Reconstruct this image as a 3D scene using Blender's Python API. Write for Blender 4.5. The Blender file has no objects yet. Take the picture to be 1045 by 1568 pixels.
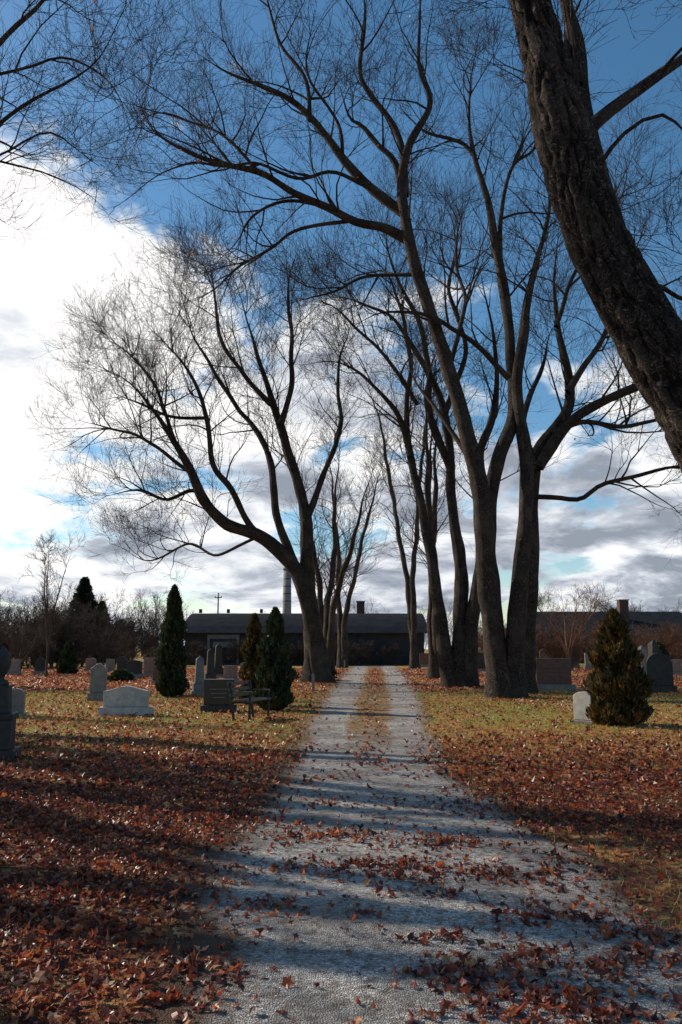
import bpy, bmesh, math, numpy as np
from mathutils import Vector, Matrix, noise as mnoise
rng = np.random.default_rng(7)
scene = bpy.context.scene
# ------------------------------------------------------------ camera
F=1220.0; PITCH=math.atan(208/F); CH=1.6
cp,sp=math.cos(PITCH),math.sin(PITCH)
def W(px,py,Y):
    xc=(px-522.5)/F; yc=(784-py)/F
    dy=cp-yc*sp; dz=sp+yc*cp
    t=Y/dy
    return np.array([xc*t,Y,CH+dz*t])
def G(px,py):
    yc=(784-py)/F; dy=cp-yc*sp; dz=sp+yc*cp
    t=-CH/dz
    return np.array([(px-522.5)/F*t, dy*t, 0.0])
cam_d=bpy.data.cameras.new("camera"); cam=bpy.data.objects.new("camera",cam_d)
scene.collection.objects.link(cam); scene.camera=cam
cam.location=(0,0,CH); cam.rotation_euler=(math.radians(90)+PITCH,0,0)
cam_d.sensor_fit='VERTICAL'; cam_d.sensor_height=36; cam_d.lens=36*F/1568
cam_d.clip_end=2000; cam_d.clip_start=0.05
scene.view_settings.view_transform='Standard'
try: scene.view_settings.look='None'
except Exception: pass
scene.view_settings.exposure=0
# ------------------------------------------------------------ node helper
class NT:
    def __init__(s,nt): s.nt=nt; nt.nodes.clear()
    def n(s,t,inp=None,**kw):
        nd=s.nt.nodes.new(t)
        for k,v in kw.items(): setattr(nd,k,v)
        if inp:
            for k,v in inp.items():
                sock=nd.inputs[k]
                if isinstance(v,bpy.types.NodeSocket): s.nt.links.new(v,sock)
                else: sock.default_value=v
        return nd
    def m(s,op,a,b=0.0,c=0.0,clamp=False):
        nd=s.n('ShaderNodeMath',{0:a,1:b,2:c},operation=op); nd.use_clamp=clamp
        return nd.outputs[0]
    def mix(s,f,a,b,bt='MIX'):
        nd=s.n('ShaderNodeMix',data_type='RGBA',blend_type=bt)
        for i,v in ((0,f),(6,a),(7,b)):
            if isinstance(v,bpy.types.NodeSocket): s.nt.links.new(v,nd.inputs[i])
            else: nd.inputs[i].default_value=v if i==0 else (*v[:3],1)
        return nd.outputs[2]
    def ramp(s,f,stops,interp='LINEAR'):
        nd=s.n('ShaderNodeValToRGB',{0:f}); cr=nd.color_ramp; cr.interpolation=interp
        while len(cr.elements)<len(stops): cr.elements.new(0.5)
        for e,(p,c) in zip(cr.elements,stops):
            e.position=p; e.color=(c,c,c,1) if isinstance(c,(int,float)) else (*c,1)
        return nd.outputs[0]
    def noise(s,vec,scale,detail=4,rough=0.55,dist=0):
        nd=s.n('ShaderNodeTexNoise',{'Scale':scale,'Detail':detail,'Roughness':rough,'Distortion':dist})
        if vec is not None: s.nt.links.new(vec,nd.inputs['Vector'])
        return nd.outputs[0]
    def vor(s,vec,scale,out='Color'):
        nd=s.n('ShaderNodeTexVoronoi',{'Scale':scale})
        s.nt.links.new(vec,nd.inputs['Vector']); return nd.outputs[out]
def mat(name):
    m=bpy.data.materials.new(name); m.use_nodes=True; return m,NT(m.node_tree)
def finish(t,col,rough=0.8,bump=None,bs=0.3,bd=0.02,spec=0.3,metal=0.0,transl=None):
    inp={'Base Color':col if isinstance(col,bpy.types.NodeSocket) else (*col,1),'Roughness':rough,'Metallic':metal,'Specular IOR Level':spec}
    if bump is not None:
        b=t.n('ShaderNodeBump',{'Height':bump,'Strength':bs,'Distance':bd}); inp['Normal']=b.outputs[0]
    p=t.n('ShaderNodeBsdfPrincipled',inp); out=p.outputs[0]
    if transl:
        tr=t.n('ShaderNodeBsdfTranslucent',{'Color':inp['Base Color']})
        out=t.n('ShaderNodeMixShader',{0:transl,1:out,2:tr.outputs[0]}).outputs[0]
    t.n('ShaderNodeOutputMaterial',{'Surface':out})
# ------------------------------------------------------------ materials
def bark_mat(name,c1,c2,bs=0.8,sc=1.0,bd=0.03,groove=False):
    m,t=mat(name)
    a=t.n('ShaderNodeAttribute',attribute_name='bc').outputs['Vector']
    w=t.n('ShaderNodeVectorMath',{0:a,1:t.n('ShaderNodeTexNoise',{'Vector':a,'Scale':3.0}).outputs['Color']},operation='ADD').outputs[0]
    mp=t.n('ShaderNodeMapping',{'Vector':w,'Scale':(13*sc,13*sc,2.0*sc)}).outputs[0]
    n1=t.noise(mp,1.0,5,0.7,0.4)
    ridge=t.m('ABSOLUTE',t.m('SUBTRACT',n1,0.5))
    r=t.ramp(ridge,[(0.0,0.0),(0.10,1.0)])
    fine=t.noise(a,60*sc,2,0.7)
    n2=t.noise(a,1.3,2)
    col=t.mix(r,c1,c2)
    col=t.mix(t.ramp(fine,[(0.35,0.6),(0.6,0)]),col,c1)
    col=t.mix(t.ramp(n2,[(0.45,0),(0.7,0.35)]),col,(c2[0]*1.3,c2[1]*1.35,c2[2]*1.3))
    if groove:
        gr=t.n('ShaderNodeAttribute',attribute_name='rnd').outputs['Fac']
        col=t.mix(t.ramp(gr,[(0.25,0.8),(0.6,0)]),col,c1)
    finish(t,col,0.85,t.m('ADD',r,t.m('MULTIPLY',fine,0.5)),bs,bd,0.15); return m
M_bark=bark_mat("bark",(0.014,0.010,0.008),(0.150,0.108,0.082))
M_bark_near=bark_mat("bark_near",(0.010,0.007,0.005),(0.24,0.172,0.134),1.0,1.7,0.04,True)
m,t=mat("twig"); finish(t,(0.052,0.037,0.030),0.8,spec=0.15); M_twig=m
m,t=mat("brush"); finish(t,(0.085,0.060,0.048),0.85,spec=0.1); M_bark_far=m
m,t=mat("brush_reddish"); finish(t,(0.17,0.09,0.06),0.85,spec=0.1); M_brush_red=m
def leaf_mat(name,ramp,transl=0.35,rough=0.45):
    m,t=mat(name)
    a=t.n('ShaderNodeAttribute',attribute_name='rnd').outputs['Fac']
    col=t.ramp(a,ramp)
    tc=t.n('ShaderNodeTexCoord').outputs['Object']
    col=t.mix(t.noise(tc,70,0),col,(0.5,0.5,0.5),'OVERLAY')
    finish(t,col,rough,None,spec=0.5,transl=transl); return m
M_leaf=leaf_mat("fallen_leaf",[(0,(0.04,0.015,0.012)),(0.25,(0.12,0.028,0.018)),(0.5,(0.31,0.056,0.025)),(0.74,(0.52,0.125,0.036)),(0.88,(0.62,0.27,0.09)),(1,(0.68,0.50,0.38))],0.42,0.38)
M_leaf2=leaf_mat("clinging_leaf",[(0,(0.3,0.1,0.03)),(1,(0.5,0.22,0.05))],0.5)
M_blade=leaf_mat("grass_blade",[(0,(0.09,0.15,0.022)),(0.5,(0.24,0.29,0.045)),(0.8,(0.44,0.37,0.10)),(1,(0.56,0.46,0.19))],0.4,0.6)
M_cedar=leaf_mat("cedar_foliage",[(0,(0.012,0.022,0.009)),(0.6,(0.035,0.05,0.016)),(0.9,(0.07,0.075,0.02)),(1,(0.2,0.10,0.025))],0.2,0.6)
M_cedar_o=leaf_mat("cedar_foliage_bronze",[(0,(0.015,0.02,0.008)),(0.45,(0.045,0.042,0.012)),(0.68,(0.17,0.085,0.018)),(1,(0.46,0.19,0.035))],0.25,0.6)
# ground
m,t=mat("leaf_strewn_grass"); M_ground=m
tc=t.n('ShaderNodeNewGeometry').outputs['Position']
vn_=t.n('ShaderNodeTexVoronoi',{'Scale':13.0,'Vector':tc}); vc,vdist=vn_.outputs['Color'],vn_.outputs['Distance']; sepc=t.n('ShaderNodeSeparateColor',{0:vc})
leafc=t.ramp(sepc.outputs[0],[(0,(0.10,0.032,0.016)),(0.35,(0.32,0.088,0.028)),(0.7,(0.60,0.22,0.05)),(1,(0.65,0.38,0.14))])
gn=t.noise(tc,45,2,0.7)
grass=t.ramp(gn,[(0.3,(0.085,0.11,0.018)),(0.5,(0.27,0.26,0.045)),(0.7,(0.55,0.41,0.10))])
big=t.noise(tc,0.35,3,0.6)
med=t.noise(tc,2.2,4,0.6)
cov=t.m('ADD',t.m('MULTIPLY',big,1.0),t.m('MULTIPLY',med,0.7))
sx=t.n('ShaderNodeSeparateXYZ',{0:tc})
far=t.n('ShaderNodeMapRange',{0:sx.outputs[1],1:10.0,2:17.0,3:0.25,4:-0.04}).outputs[0]
pick=t.m('ADD',t.m('ADD',cov,far),t.m('MULTIPLY',t.m('SUBTRACT',sepc.outputs[1],0.5),0.35))
msk=t.ramp(pick,[(0.70,0.0),(0.86,1.0)])
col=t.mix(msk,grass,leafc)
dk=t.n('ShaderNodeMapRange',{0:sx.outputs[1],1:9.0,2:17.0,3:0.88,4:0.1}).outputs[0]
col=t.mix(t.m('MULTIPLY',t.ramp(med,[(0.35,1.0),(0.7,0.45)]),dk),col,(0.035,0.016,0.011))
b=t.m('ADD',vdist,t.m('MULTIPLY',gn,0.8))
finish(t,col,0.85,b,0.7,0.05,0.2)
# gravel path
m,t=mat("gravel"); M_path=m
tc=t.n('ShaderNodeNewGeometry').outputs['Position']; sx=t.n('ShaderNodeSeparateXYZ',{0:tc})
vn_=t.n('ShaderNodeTexVoronoi',{'Scale':95.0,'Vector':tc})
v1=t.n('ShaderNodeSeparateColor',{0:vn_.outputs['Color']}).outputs[0]; v2=vn_.outputs['Distance']
col=t.ramp(v1,[(0,(0.16,0.138,0.12)),(0.5,(0.41,0.365,0.325)),(0.9,(0.62,0.565,0.51)),(1,(0.88,0.84,0.78))])
n=t.noise(tc,1.1,5,0.65); n3=t.noise(tc,11,4,0.75)
col=t.mix(t.ramp(n,[(0.38,0.65),(0.56,0)]),col,(0.17,0.138,0.115))
col=t.mix(t.ramp(n3,[(0.38,0.75),(0.52,0)]),col,(0.10,0.07,0.052))
uv=t.n('ShaderNodeUVMap',uv_map='UVMap').outputs[0]; us=t.n('ShaderNodeSeparateXYZ',{0:uv}).outputs[0]
au=t.m('ABSOLUTE',t.m('SUBTRACT',us,0.54))
wob=t.m('MULTIPLY',t.m('SUBTRACT',n,0.5),0.24)
wob2=t.m('MULTIPLY',t.m('SUBTRACT',n3,0.5),0.30)
auw=t.m('ADD',t.m('ADD',au,wob),wob2)
edge=t.ramp(auw,[(0.38,0),(0.46,1)])
medf=t.n('ShaderNodeMapRange',{0:sx.outputs[1],1:11.0,2:17.0,3:0.0,4:1.0}).outputs[0]
patch=t.ramp(t.noise(tc,2.6,3,0.6),[(0.36,0.6),(0.50,1.0)])
med=t.m('MULTIPLY',t.m('MULTIPLY',t.ramp(auw,[(0.13,1),(0.18,0)]),medf),patch)
lv=t.n('ShaderNodeSeparateColor',{0:t.vor(tc,16.0)}).outputs[0]
lit=t.ramp(lv,[(0,(0.08,0.035,0.018)),(0.3,(0.25,0.08,0.03)),(0.5,(0.42,0.16,0.05)),(0.6,(0.12,0.13,0.035)),(0.85,(0.20,0.19,0.06)),(1,(0.34,0.24,0.12))])
litn=t.mix(t.m('SUBTRACT',1.0,medf),lit,(0.09,0.05,0.03))
col=t.mix(t.m('MAXIMUM',edge,med),col,litn)
finish(t,col,0.9,t.m('ADD',v2,t.m('MULTIPLY',n3,1.6)),0.8,0.012,0.2)
def simple(name,c,rough=0.7,sc=6,var=0.35,spec=0.3,bs=0.15,stretch=None,metal=0):
    m,t=mat(name); tc=t.n('ShaderNodeTexCoord').outputs['Object']
    if stretch: tc=t.n('ShaderNodeMapping',{'Vector':tc,'Scale':stretch}).outputs[0]
    n=t.noise(tc,sc,5,0.65); n2=t.noise(tc,sc*12,2,0.6)
    d=tuple(x*(1-var) for x in c); l=tuple(min(1,x*(1+var)) for x in c)
    col=t.mix(t.ramp(n,[(0.3,0),(0.7,1)]),d,l)
    col=t.mix(t.ramp(n2,[(0.4,0.3),(0.6,0)]),col,d)
    finish(t,col,rough,n2,bs,0.01,spec,metal); return m
G_white=simple("pale_granite",(0.50,0.45,0.39)); G_grey=simple("grey_granite",(0.22,0.195,0.175),0.5)
G_black=simple("black_granite",(0.02,0.02,0.022),0.2,spec=0.5); G_red=simple("red_granite",(0.15,0.065,0.052),0.4)
G_pink=simple("pink_granite",(0.24,0.16,0.135),0.5); G_dark=simple("weathered_stone",(0.05,0.043,0.038))
M_wood=simple("weathered_wood",(0.12,0.095,0.07),stretch=(1,1,8)); M_iron=simple("cast_iron",(0.03,0.03,0.03),0.5)
M_wall=simple("corrugated_wall",(0.055,0.048,0.045),0.9,1.5,spec=0.1); M_roof=simple("bitumen_roof",(0.024,0.026,0.031),0.95,1.2,spec=0.03)
M_trim=simple("painted_trim",(0.22,0.20,0.18)); M_brick=simple("dark_brick",(0.10,0.052,0.04),0.85,3)
M_conc=simple("concrete",(0.24,0.22,0.21),0.85,1.0); M_glass=simple("window_glass",(0.02,0.022,0.026),0.5,spec=0.3,var=0.1,bs=0)
# ------------------------------------------------------------ mesh building
def build(name,V,faces,mats,attrs=None,smooth=True,uv=None):
    me=bpy.data.meshes.new(name)
    V=np.asarray(V,dtype=np.float32); me.vertices.add(len(V)); me.vertices.foreach_set('co',V.ravel())
    nl=sum(f.size for f,_ in faces); npoly=sum(len(f) for f,_ in faces)
    loops=np.concatenate([f.ravel() for f,_ in faces]).astype(np.int32)
    tot=np.concatenate([np.full(len(f),f.shape[1]) for f,_ in faces])
    st=np.concatenate([[0],np.cumsum(tot)[:-1]]).astype(np.int32)
    mi=np.concatenate([np.full(len(f),i) for f,i in faces]).astype(np.int32)
    me.loops.add(nl); me.loops.foreach_set('vertex_index',loops)
    me.polygons.add(npoly); me.polygons.foreach_set('loop_start',st)
    me.polygons.foreach_set('material_index',mi)
    me.polygons.foreach_set('use_smooth',np.full(npoly,smooth))
    for m in mats: me.materials.append(m)
    for k,(a,typ) in (attrs or {}).items():
        at=me.attributes.new(k,typ,'POINT')
        at.data.foreach_set('vector' if typ=='FLOAT_VECTOR' else 'value',np.asarray(a,dtype=np.float32).ravel())
    if uv is not None:
        ul=me.uv_layers.new(name='UVMap'); ul.data.foreach_set('uv',uv[loops].astype(np.float32).ravel())
    me.update(calc_edges=True)
    ob=bpy.data.objects.new(name,me)
    scene.collection.objects.link(ob); return ob
def norm(a): return a/np.maximum(np.linalg.norm(a,axis=-1,keepdims=True),1e-9)
def tubes(P,R,S):
    M,K,_=P.shape
    T=norm(np.gradient(P,axis=1)); mean=norm(P[:,-1]-P[:,0])
    ref=np.where(np.abs(mean[:,2:3])>0.75,np.array([[1.,0.13,0]]),np.array([[0,0,1.]]))
    n1=norm(np.cross(T,ref[:,None,:])); n2=np.cross(T,n1)
    a=np.arange(S)*2*np.pi/S
    off=np.cos(a)[None,None,:,None]*n1[:,:,None]+np.sin(a)[None,None,:,None]*n2[:,:,None]
    V=P[:,:,None]+off*R[:,:,None,None]
    L=np.concatenate([np.zeros((M,1)),np.cumsum(np.linalg.norm(np.diff(P,axis=1),axis=2),axis=1)],1)
    bc=np.stack([np.cos(a)*R[:,:,None],np.sin(a)*R[:,:,None],np.broadcast_to(L[:,:,None],(M,K,S))],-1)
    idx=np.arange(M*K*S).reshape(M,K,S); nx=np.roll(idx,-1,axis=2)
    Fq=np.stack([idx[:,:-1],nx[:,:-1],nx[:,1:],idx[:,1:]],-1).reshape(-1,4)
    return V.reshape(-1,3),Fq,(bc+rng.random((M,1,1,1))*7).reshape(-1,3)
def catmull(pts,K):
    pts=np.asarray(pts,float); n=len(pts)
    seg=np.linalg.norm(np.diff(pts,axis=0),axis=1); s=np.concatenate([[0],np.cumsum(seg)])
    p=np.vstack([2*pts[0]-pts[1],pts,2*pts[-1]-pts[-2]])
    tt=np.linspace(0,s[-1],K); out=[]
    for t_ in tt:
        i=min(np.searchsorted(s,t_,side='right')-1,n-2); u=(t_-s[i])/max(seg[i],1e-6)
        a,b,c,d=p[i],p[i+1],p[i+2],p[i+3]
        out.append(0.5*((2*b)+(-a+c)*u+(2*a-5*b+4*c-d)*u*u+(-a+3*b-3*c+d)*u**3))
    return np.array(out),s[-1]
def grow(P,R,n,tmin,lo,hi,ang,K,up,wig,ratio=0.010,tip=0.003,r_min=0.004):
    M,Kp,_=P.shape
    n=np.broadcast_to(n,(M,)).astype(int); pi=np.repeat(np.arange(M),n); N=len(pi)
    tmin=np.broadcast_to(tmin,(M,))[pi]
    t_=tmin+(1-tmin)*rng.random(N)**0.8
    f=t_*(Kp-1); i=np.minimum(f.astype(int),Kp-2); u=(f-i)[:,None]
    p0=P[pi,i]*(1-u)+P[pi,i+1]*u; T=norm(P[pi,i+1]-P[pi,i])
    pr=R[pi,i]*(1-u[:,0])+R[pi,i+1]*u[:,0]
    rv=rng.normal(size=(N,3)); rv[:,2]+=0.35; Nn=norm(rv-(rv*T).sum(1,keepdims=True)*T)
    a=np.radians(rng.uniform(ang[0],ang[1],N))[:,None]
    d=norm(np.cos(a)*T+np.sin(a)*Nn)
    L=rng.uniform(lo,hi,N)*(1.2-0.6*t_)
    out=np.empty((N,K,3)); out[:,0]=p0
    bend=rng.normal(size=(N,3))*wig*0.7
    for k in range(1,K):
        d=norm(d+bend+rng.normal(size=(N,3))*wig+np.array([0,0,up]))
        out[:,k]=out[:,k-1]+d*(L/(K-1))[:,None]
    r0=np.clip(np.minimum(0.72*pr,L*ratio+0.002),r_min,None)
    w=np.linspace(0,1,K)**0.8
    return out,r0[:,None]*(1-w)+tip*w
class Tree:
    def __init__(s,name,Y=None,mat_=None,scale=1.0,dens=1.0,tw=1.0,ws=0.86):
        s.name=name; s.Y=Y; s.limbs=[]; s.sc=scale; s.dens=dens; s.mat=mat_ or M_bark; s.tw=tw; s.ws=ws; s.twig=M_twig if s.mat in (M_bark,M_bark_near) else s.mat
    def limb(s,pts,w0,w1,dY=0,base=False,sp=0.25,Y=None,pw=0.85,world=False,wob=0.4,d=1.0):
        Y=Y or s.Y; n=len(pts)
        if world: Wp=np.array(pts,float)
        else:
            Wp=np.array([W(p[0],p[1],Y+dY*((i/(n-1))**1.2)) for i,p in enumerate(pts)])
        if base: Wp[0,2]=-0.25
        _,L=catmull(Wp,4); K=int(max(8,L/(0.07 if (s.mat is M_bark_near and w0>55) else 0.28)))
        P,L=catmull(Wp,K)
        tt=np.linspace(0,1,K)
        ph=rng.random(3)*6.28
        env=np.minimum(tt*3,1)*wob
        P[:,1]+=env*np.sin(tt*L*0.55+ph[0])*0.8
        P[:,0]+=env*(np.sin(tt*L*0.9+ph[1])*0.14+np.sin(tt*L*2.6+ph[2])*0.07)
        P[:,2]+=env*(np.sin(tt*L*1.1+ph[2])*0.12+np.sin(tt*L*3.1+ph[0])*0.05)
        k=1 if world else Y/F*1.02/2*s.ws
        R=(w0*(1-tt**pw)+w1*tt**pw)*k
        R=np.maximum(R*np.minimum(1,((1-tt)/0.35+1e-4)**0.8),0.011*s.sc)
        if base: R=R*(1+0.42*np.exp(-np.maximum(P[:,2],0)/0.4)+0.12*np.exp(-np.maximum(P[:,2],0)/1.5))
        s.limbs.append((P,R,L,sp,d))
    def make(s,levels=4,leafy=0.01,K4=3):
        Vs=[];Fs=[];Bs=[];off=0;rns={}
        def add(r):
            nonlocal off
            V,Fq,B=r; Vs.append(V);Fs.append(Fq+off);Bs.append(B);off+=len(V)
        near=s.mat is M_bark_near
        for P,R,L,sp,d in s.limbs:
            big=R.max()>0.12; S=(96 if near and R.max()>0.2 else 18) if big else 9
            V,Fq,B=tubes(P[None],R[None],S)
            if big:
                K=len(P); C=np.repeat(P,S,axis=0); dv=V-C
                nz=np.array([mnoise.noise(Vector(v*1.1)) for v in V])
                if S==96:
                    rd=np.array([1-abs(mnoise.noise(Vector((b[0]*13+0.8*mnoise.noise(Vector(b*2.5)),b[1]*13,b[2]*2.1))))*2.6-abs(mnoise.noise(Vector((b[0]*27,b[1]*27,b[2]*6))))*0.8 for b in B])
                    # furrowed bark: plates separated by deep grooves
                    rd=np.clip(1-rd,0,1); V=C+dv*(1+0.14*nz)[:,None]+norm(dv)*((rd-0.5)*0.06)[:,None]
                    rns[off]=rd
                else:
                    nz2=np.array([mnoise.noise(Vector((b[0]*9,b[1]*9,b[2]*1.2))) for b in B])
                    V=C+dv*(1+0.18*nz+0.15*nz2)[:,None]
            add((V,Fq,B))
        K0=14
        PP=[];RR=[];n1=[];tm=[]
        for P,R,L,sp,d in s.limbs:
            x=np.linspace(0,len(P)-1,K0); xi=np.arange(len(P))
            PP.append(np.stack([np.interp(x,xi,P[:,j]) for j in range(3)],1)); RR.append(np.interp(x,xi,R))
            n1.append(max(2,round(L*(1-sp)*1.4*s.dens*d)) if d>0 else 0); tm.append(sp)
        P0=np.array(PP);R0=np.array(RR);k=s.sc; tw=s.tw
        P1,R1=grow(P0,R0,np.array(n1),np.array(tm),1.5*k,4.8*k,(25,62),9,0.08,0.13,0.011,0.004*tw,0.008*tw)
        add(tubes(P1,R1,6)); ntr=len(Fs)
        P2,R2=grow(P1,R1,5,0.10,0.9*k,2.6*k,(22,55),7,0.07,0.13,0.008,0.0035*tw,0.006*tw); add(tubes(P2,R2,4))
        P3,R3=grow(P2,R2,5,0.12,0.6*k,1.6*k,(18,50),5,0.06,0.13,0.006,0.003*tw,0.0047*tw); add(tubes(P3,R3,3))
        tips=P3[:,-1]
        if levels>=4:
            P4,R4=grow(P3,R3,levels-2,0.1,0.3*k,0.9*k,(18,50),K4,0.05,0.12,0.006,0.0026*tw,0.0038*tw); add(tubes(P4,R4,3))
            tips=P4[:,-1]
        V=np.concatenate(Vs);B=np.concatenate(Bs);faces=[(np.concatenate(Fs[:ntr]),0),(np.concatenate(Fs[ntr:]),2)]
        if leafy>0:
            c=tips[rng.random(len(tips))<leafy]; n=len(c)
            q=norm(rng.normal(size=(n,3)))*0.045; r=norm(np.cross(q,rng.normal(size=(n,3))))*0.045
            LV=np.stack([c-q,c+r,c+q,c-r],1).reshape(-1,3)
            faces.append((np.arange(4*n).reshape(n,4)+len(V),1)); V=np.concatenate([V,LV]); B=np.concatenate([B,np.zeros((4*n,3))])
        rn=rng.random(len(V))
        if near:
            rn=0.5+0.5*rn
            for o_,r_ in rns.items(): rn[o_:o_+len(r_)]=r_
        return build(s.name,V,faces,[s.mat,M_leaf2,s.twig],{'bc':(B,'FLOAT_VECTOR'),'rnd':(rn,'FLOAT')})
# ------------------------------------------------------------ trees (surveyed from the photograph, real depths)
T=Tree("leaning_maple_tree",9.0,M_bark_near,0.6,1.0,0.8,0.80)
T.limb([(1340,1250),(1240,1000),(1130,770),(1072,655),(1012,545),(947,430),(896,320),(862,200),(832,80),(806,-20),(780,-160),(740,-330)],145,84,-0.3,base=True,sp=0.5,wob=0.02,pw=0.8,d=1.2)
T.limb([(1080,620),(1005,490),(948,375),(910,250),(888,140),(882,70),(862,-20),(850,-220)],66,18,0.5,sp=0.4,wob=0.04)
T.limb([(886,130),(868,85),(868,30),(845,-60)],18,8,0.8,sp=0.2,wob=0.05)
T.limb([(890,215),(915,185),(945,162),(990,130),(1045,92),(1130,40)],32,16,0.3,sp=0.1,wob=0.05,d=1.5)
T.limb([(1050,620),(1090,500),(1130,380),(1190,250),(1260,80)],50,20,0.8,sp=0.2,wob=0.1)
T.limb([(1150,700),(1180,560),(1260,420)],50,20,-1.2,sp=0.2,wob=0.1)
T.limb([(965,455),(1000,440),(1060,470),(1130,440)],12,6,1.2,sp=0.1,wob=0.1)
T.limb([(920,250),(960,200),(1020,170),(1080,220)],10,5,-0.6,sp=0.1,wob=0.1)
T.limb([(800,-60),(700,-160),(560,-230)],40,14,0.6,sp=0.1,wob=0.1)
T.make(4,0.004)
T=Tree("maple_tree",14.0,M_bark,0.75,0.9,0.8,0.75)
T.limb([(-240,1145),(-235,900),(-220,700),(-200,500),(-180,300),(-190,50),(-200,-200)],66,26,0,base=True,sp=0.5)
T.limb([(-205,520),(-130,380),(-60,270),(0,205),(60,150),(110,105),(150,60),(185,-20)],15,5,-1,sp=0.3,d=1.6)
T.limb([(-190,300),(-100,160),(0,40),(60,-30),(100,-140)],18,8,0.6,sp=0.25,d=1.3)
T.limb([(-80,140),(0,100),(80,70),(140,95),(175,150),(200,200)],8,3,-1,sp=0.2,d=1.9)
T.limb([(-60,290),(10,215),(60,185),(110,210),(150,240)],6,3,-0.6,sp=0.2,d=1.9)
T.limb([(-210,560),(-330,400),(-450,200)],30,10,1,sp=0.2)
T.limb([(-210,480),(-230,300),(-330,60)],30,10,-2.5,sp=0.2)
T.limb([(-200,450),(-140,280),(-110,100),(-60,-100)],26,10,3,sp=0.2)
T.make(4,0.004)
T=Tree("maple_tree",26.0,M_bark,1.0,1.1,1.0)
T.limb([(768,1072),(756,970),(745,870),(738,770),(716,670),(690,570),(664,490),(640,420),(624,355),(616,290),(626,225),(658,160),(642,95),(645,0),(640,-100)],40,7,-1,base=True,sp=0.5,d=1.0,wob=0.12,pw=0.9)
T.limb([(618,310),(606,250),(580,222),(555,192),(535,178),(520,130)],14,6,0.3,sp=0.3,wob=0.05)
T.limb([(621,300),(617,235),(600,190),(560,135),(552,100),(560,10),(540,-60)],15,5,0.6,sp=0.25,d=1.1,wob=0.08)
T.limb([(628,370),(590,348),(545,338),(500,316),(450,296),(405,268),(350,256),(290,238),(235,200),(205,140)],18,5,-2,sp=0.2,d=1.5,wob=0.2)
T.limb([(616,325),(565,285),(520,240),(478,185),(432,148),(360,115),(290,70)],20,6,0.5,sp=0.2,d=1.3,wob=0.2)
T.limb([(475,185),(468,120),(430,60),(410,0),(400,-60)],9,4,1.0,sp=0.1,d=1.2,wob=0.2)
T.limb([(500,316),(440,308),(400,322),(372,350),(362,400)],8,3,-1,sp=0.2,d=1.5,wob=0.2)
T.limb([(540,338),(460,350),(420,375),(365,405),(320,445),(270,470)],8,3,-2,sp=0.2,d=1.5,wob=0.2)
T.limb([(525,245),(520,180),(470,100),(480,20)],8,3,-1.5,sp=0.2,d=1.1)
T.limb([(560,285),(510,262),(460,274),(400,258),(340,266),(290,258),(240,268),(170,310)],8,3,0.4,sp=0.2,d=1.5,wob=0.5)
T.limb([(400,268),(330,200),(260,170),(180,150)],7,3,2,sp=0.1,d=1.2)
T.limb([(768,1050),(752,900),(748,780),(765,700),(786,640),(782,560),(776,470),(762,380),(745,300),(722,225),(720,140),(735,40)],36,7,2,base=True,sp=0.45,d=1.0,wob=0.12)
T.limb([(728,240),(712,222),(690,212),(650,200),(620,170)],9,4,0.3,sp=0.2,wob=0.05,Y=27.5)
T.limb([(766,400),(768,330),(785,255),(820,225),(850,150)],10,4,1,sp=0.15,d=1.1,wob=0.05,Y=27.2)
T.limb([(786,1065),(790,960),(800,860),(806,780),(806,700),(790,600),(800,520),(815,430),(836,350),(842,290),(830,200)],37,8,1,base=True,sp=0.45,d=1.0,wob=0.12)
T.limb([(780,580),(740,540),(690,510),(650,490),(590,480),(540,500)],12,4,-1,sp=0.2,d=1.3)
T.limb([(690,560),(710,470),(700,380),(720,300)],10,4,2,sp=0.2)
T.limb([(738,740),(690,650),(650,600),(620,560)],12,4,3,sp=0.2)
T.limb([(640,420),(570,420),(500,450),(430,470)],8,3,2,sp=0.1,d=1.3)
T.make(4,0.014)
T=Tree("maple_tree",28.5,M_bark,1.0,1.2,1.0)
T.limb([(800,1052),(806,960),(812,860),(815,770),(822,700),(850,655),(872,620),(870,570),(855,500),(848,430),(855,350)],38,8,1,base=True,sp=0.5,wob=0.12,d=1.1)
T.limb([(824,715),(870,650),(920,615),(980,590),(1060,555),(1140,500)],22,8,-1,sp=0.15,d=1.6,wob=0.2)
T.limb([(806,760),(850,762),(890,764),(925,742),(980,727),(1050,712),(1120,730)],10,5,-2,sp=0.15,d=1.6,wob=0.15)
T.limb([(845,665),(890,650),(950,655),(1010,640),(1080,640)],11,5,1,sp=0.15,d=1.6)
T.limb([(820,720),(800,640),(830,560),(850,500)],14,6,2,sp=0.2)
T.limb([(870,600),(920,520),(960,430),(990,340)],12,5,1,sp=0.15,d=1.4)
T.limb([(852,500),(880,420),(930,330),(950,240)],9,4,2,sp=0.15,d=1.4)
T.make(4,0.01)
T=Tree("maple_tree",33,M_bark,1.0,1.2,1.15)
T.limb([(692,1056),(676,960),(662,870),(650,790),(632,710),(612,640),(575,595),(545,568),(510,555),(460,560)],27,6,0,base=True,sp=0.4,wob=0.2)
T.limb([(705,1056),(704,960),(706,880),(694,780),(690,690),(672,610),(640,545),(605,490),(560,465),(480,440)],28,6,2,base=True,sp=0.4,wob=0.2)
T.limb([(718,1056),(722,960),(735,870),(738,770),(736,690),(760,620),(760,540),(745,470),(730,400)],28,6,-1,base=True,sp=0.4,wob=0.2)
T.limb([(692,720),(660,640),(655,560),(640,480),(600,400),(590,330)],15,5,-2,sp=0.2)
T.limb([(628,700),(622,620),(630,540),(600,440),(550,380)],12,4,2,sp=0.2)
T.limb([(680,640),(710,540),(690,450),(700,370),(680,300)],11,4,1,sp=0.2)
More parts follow.
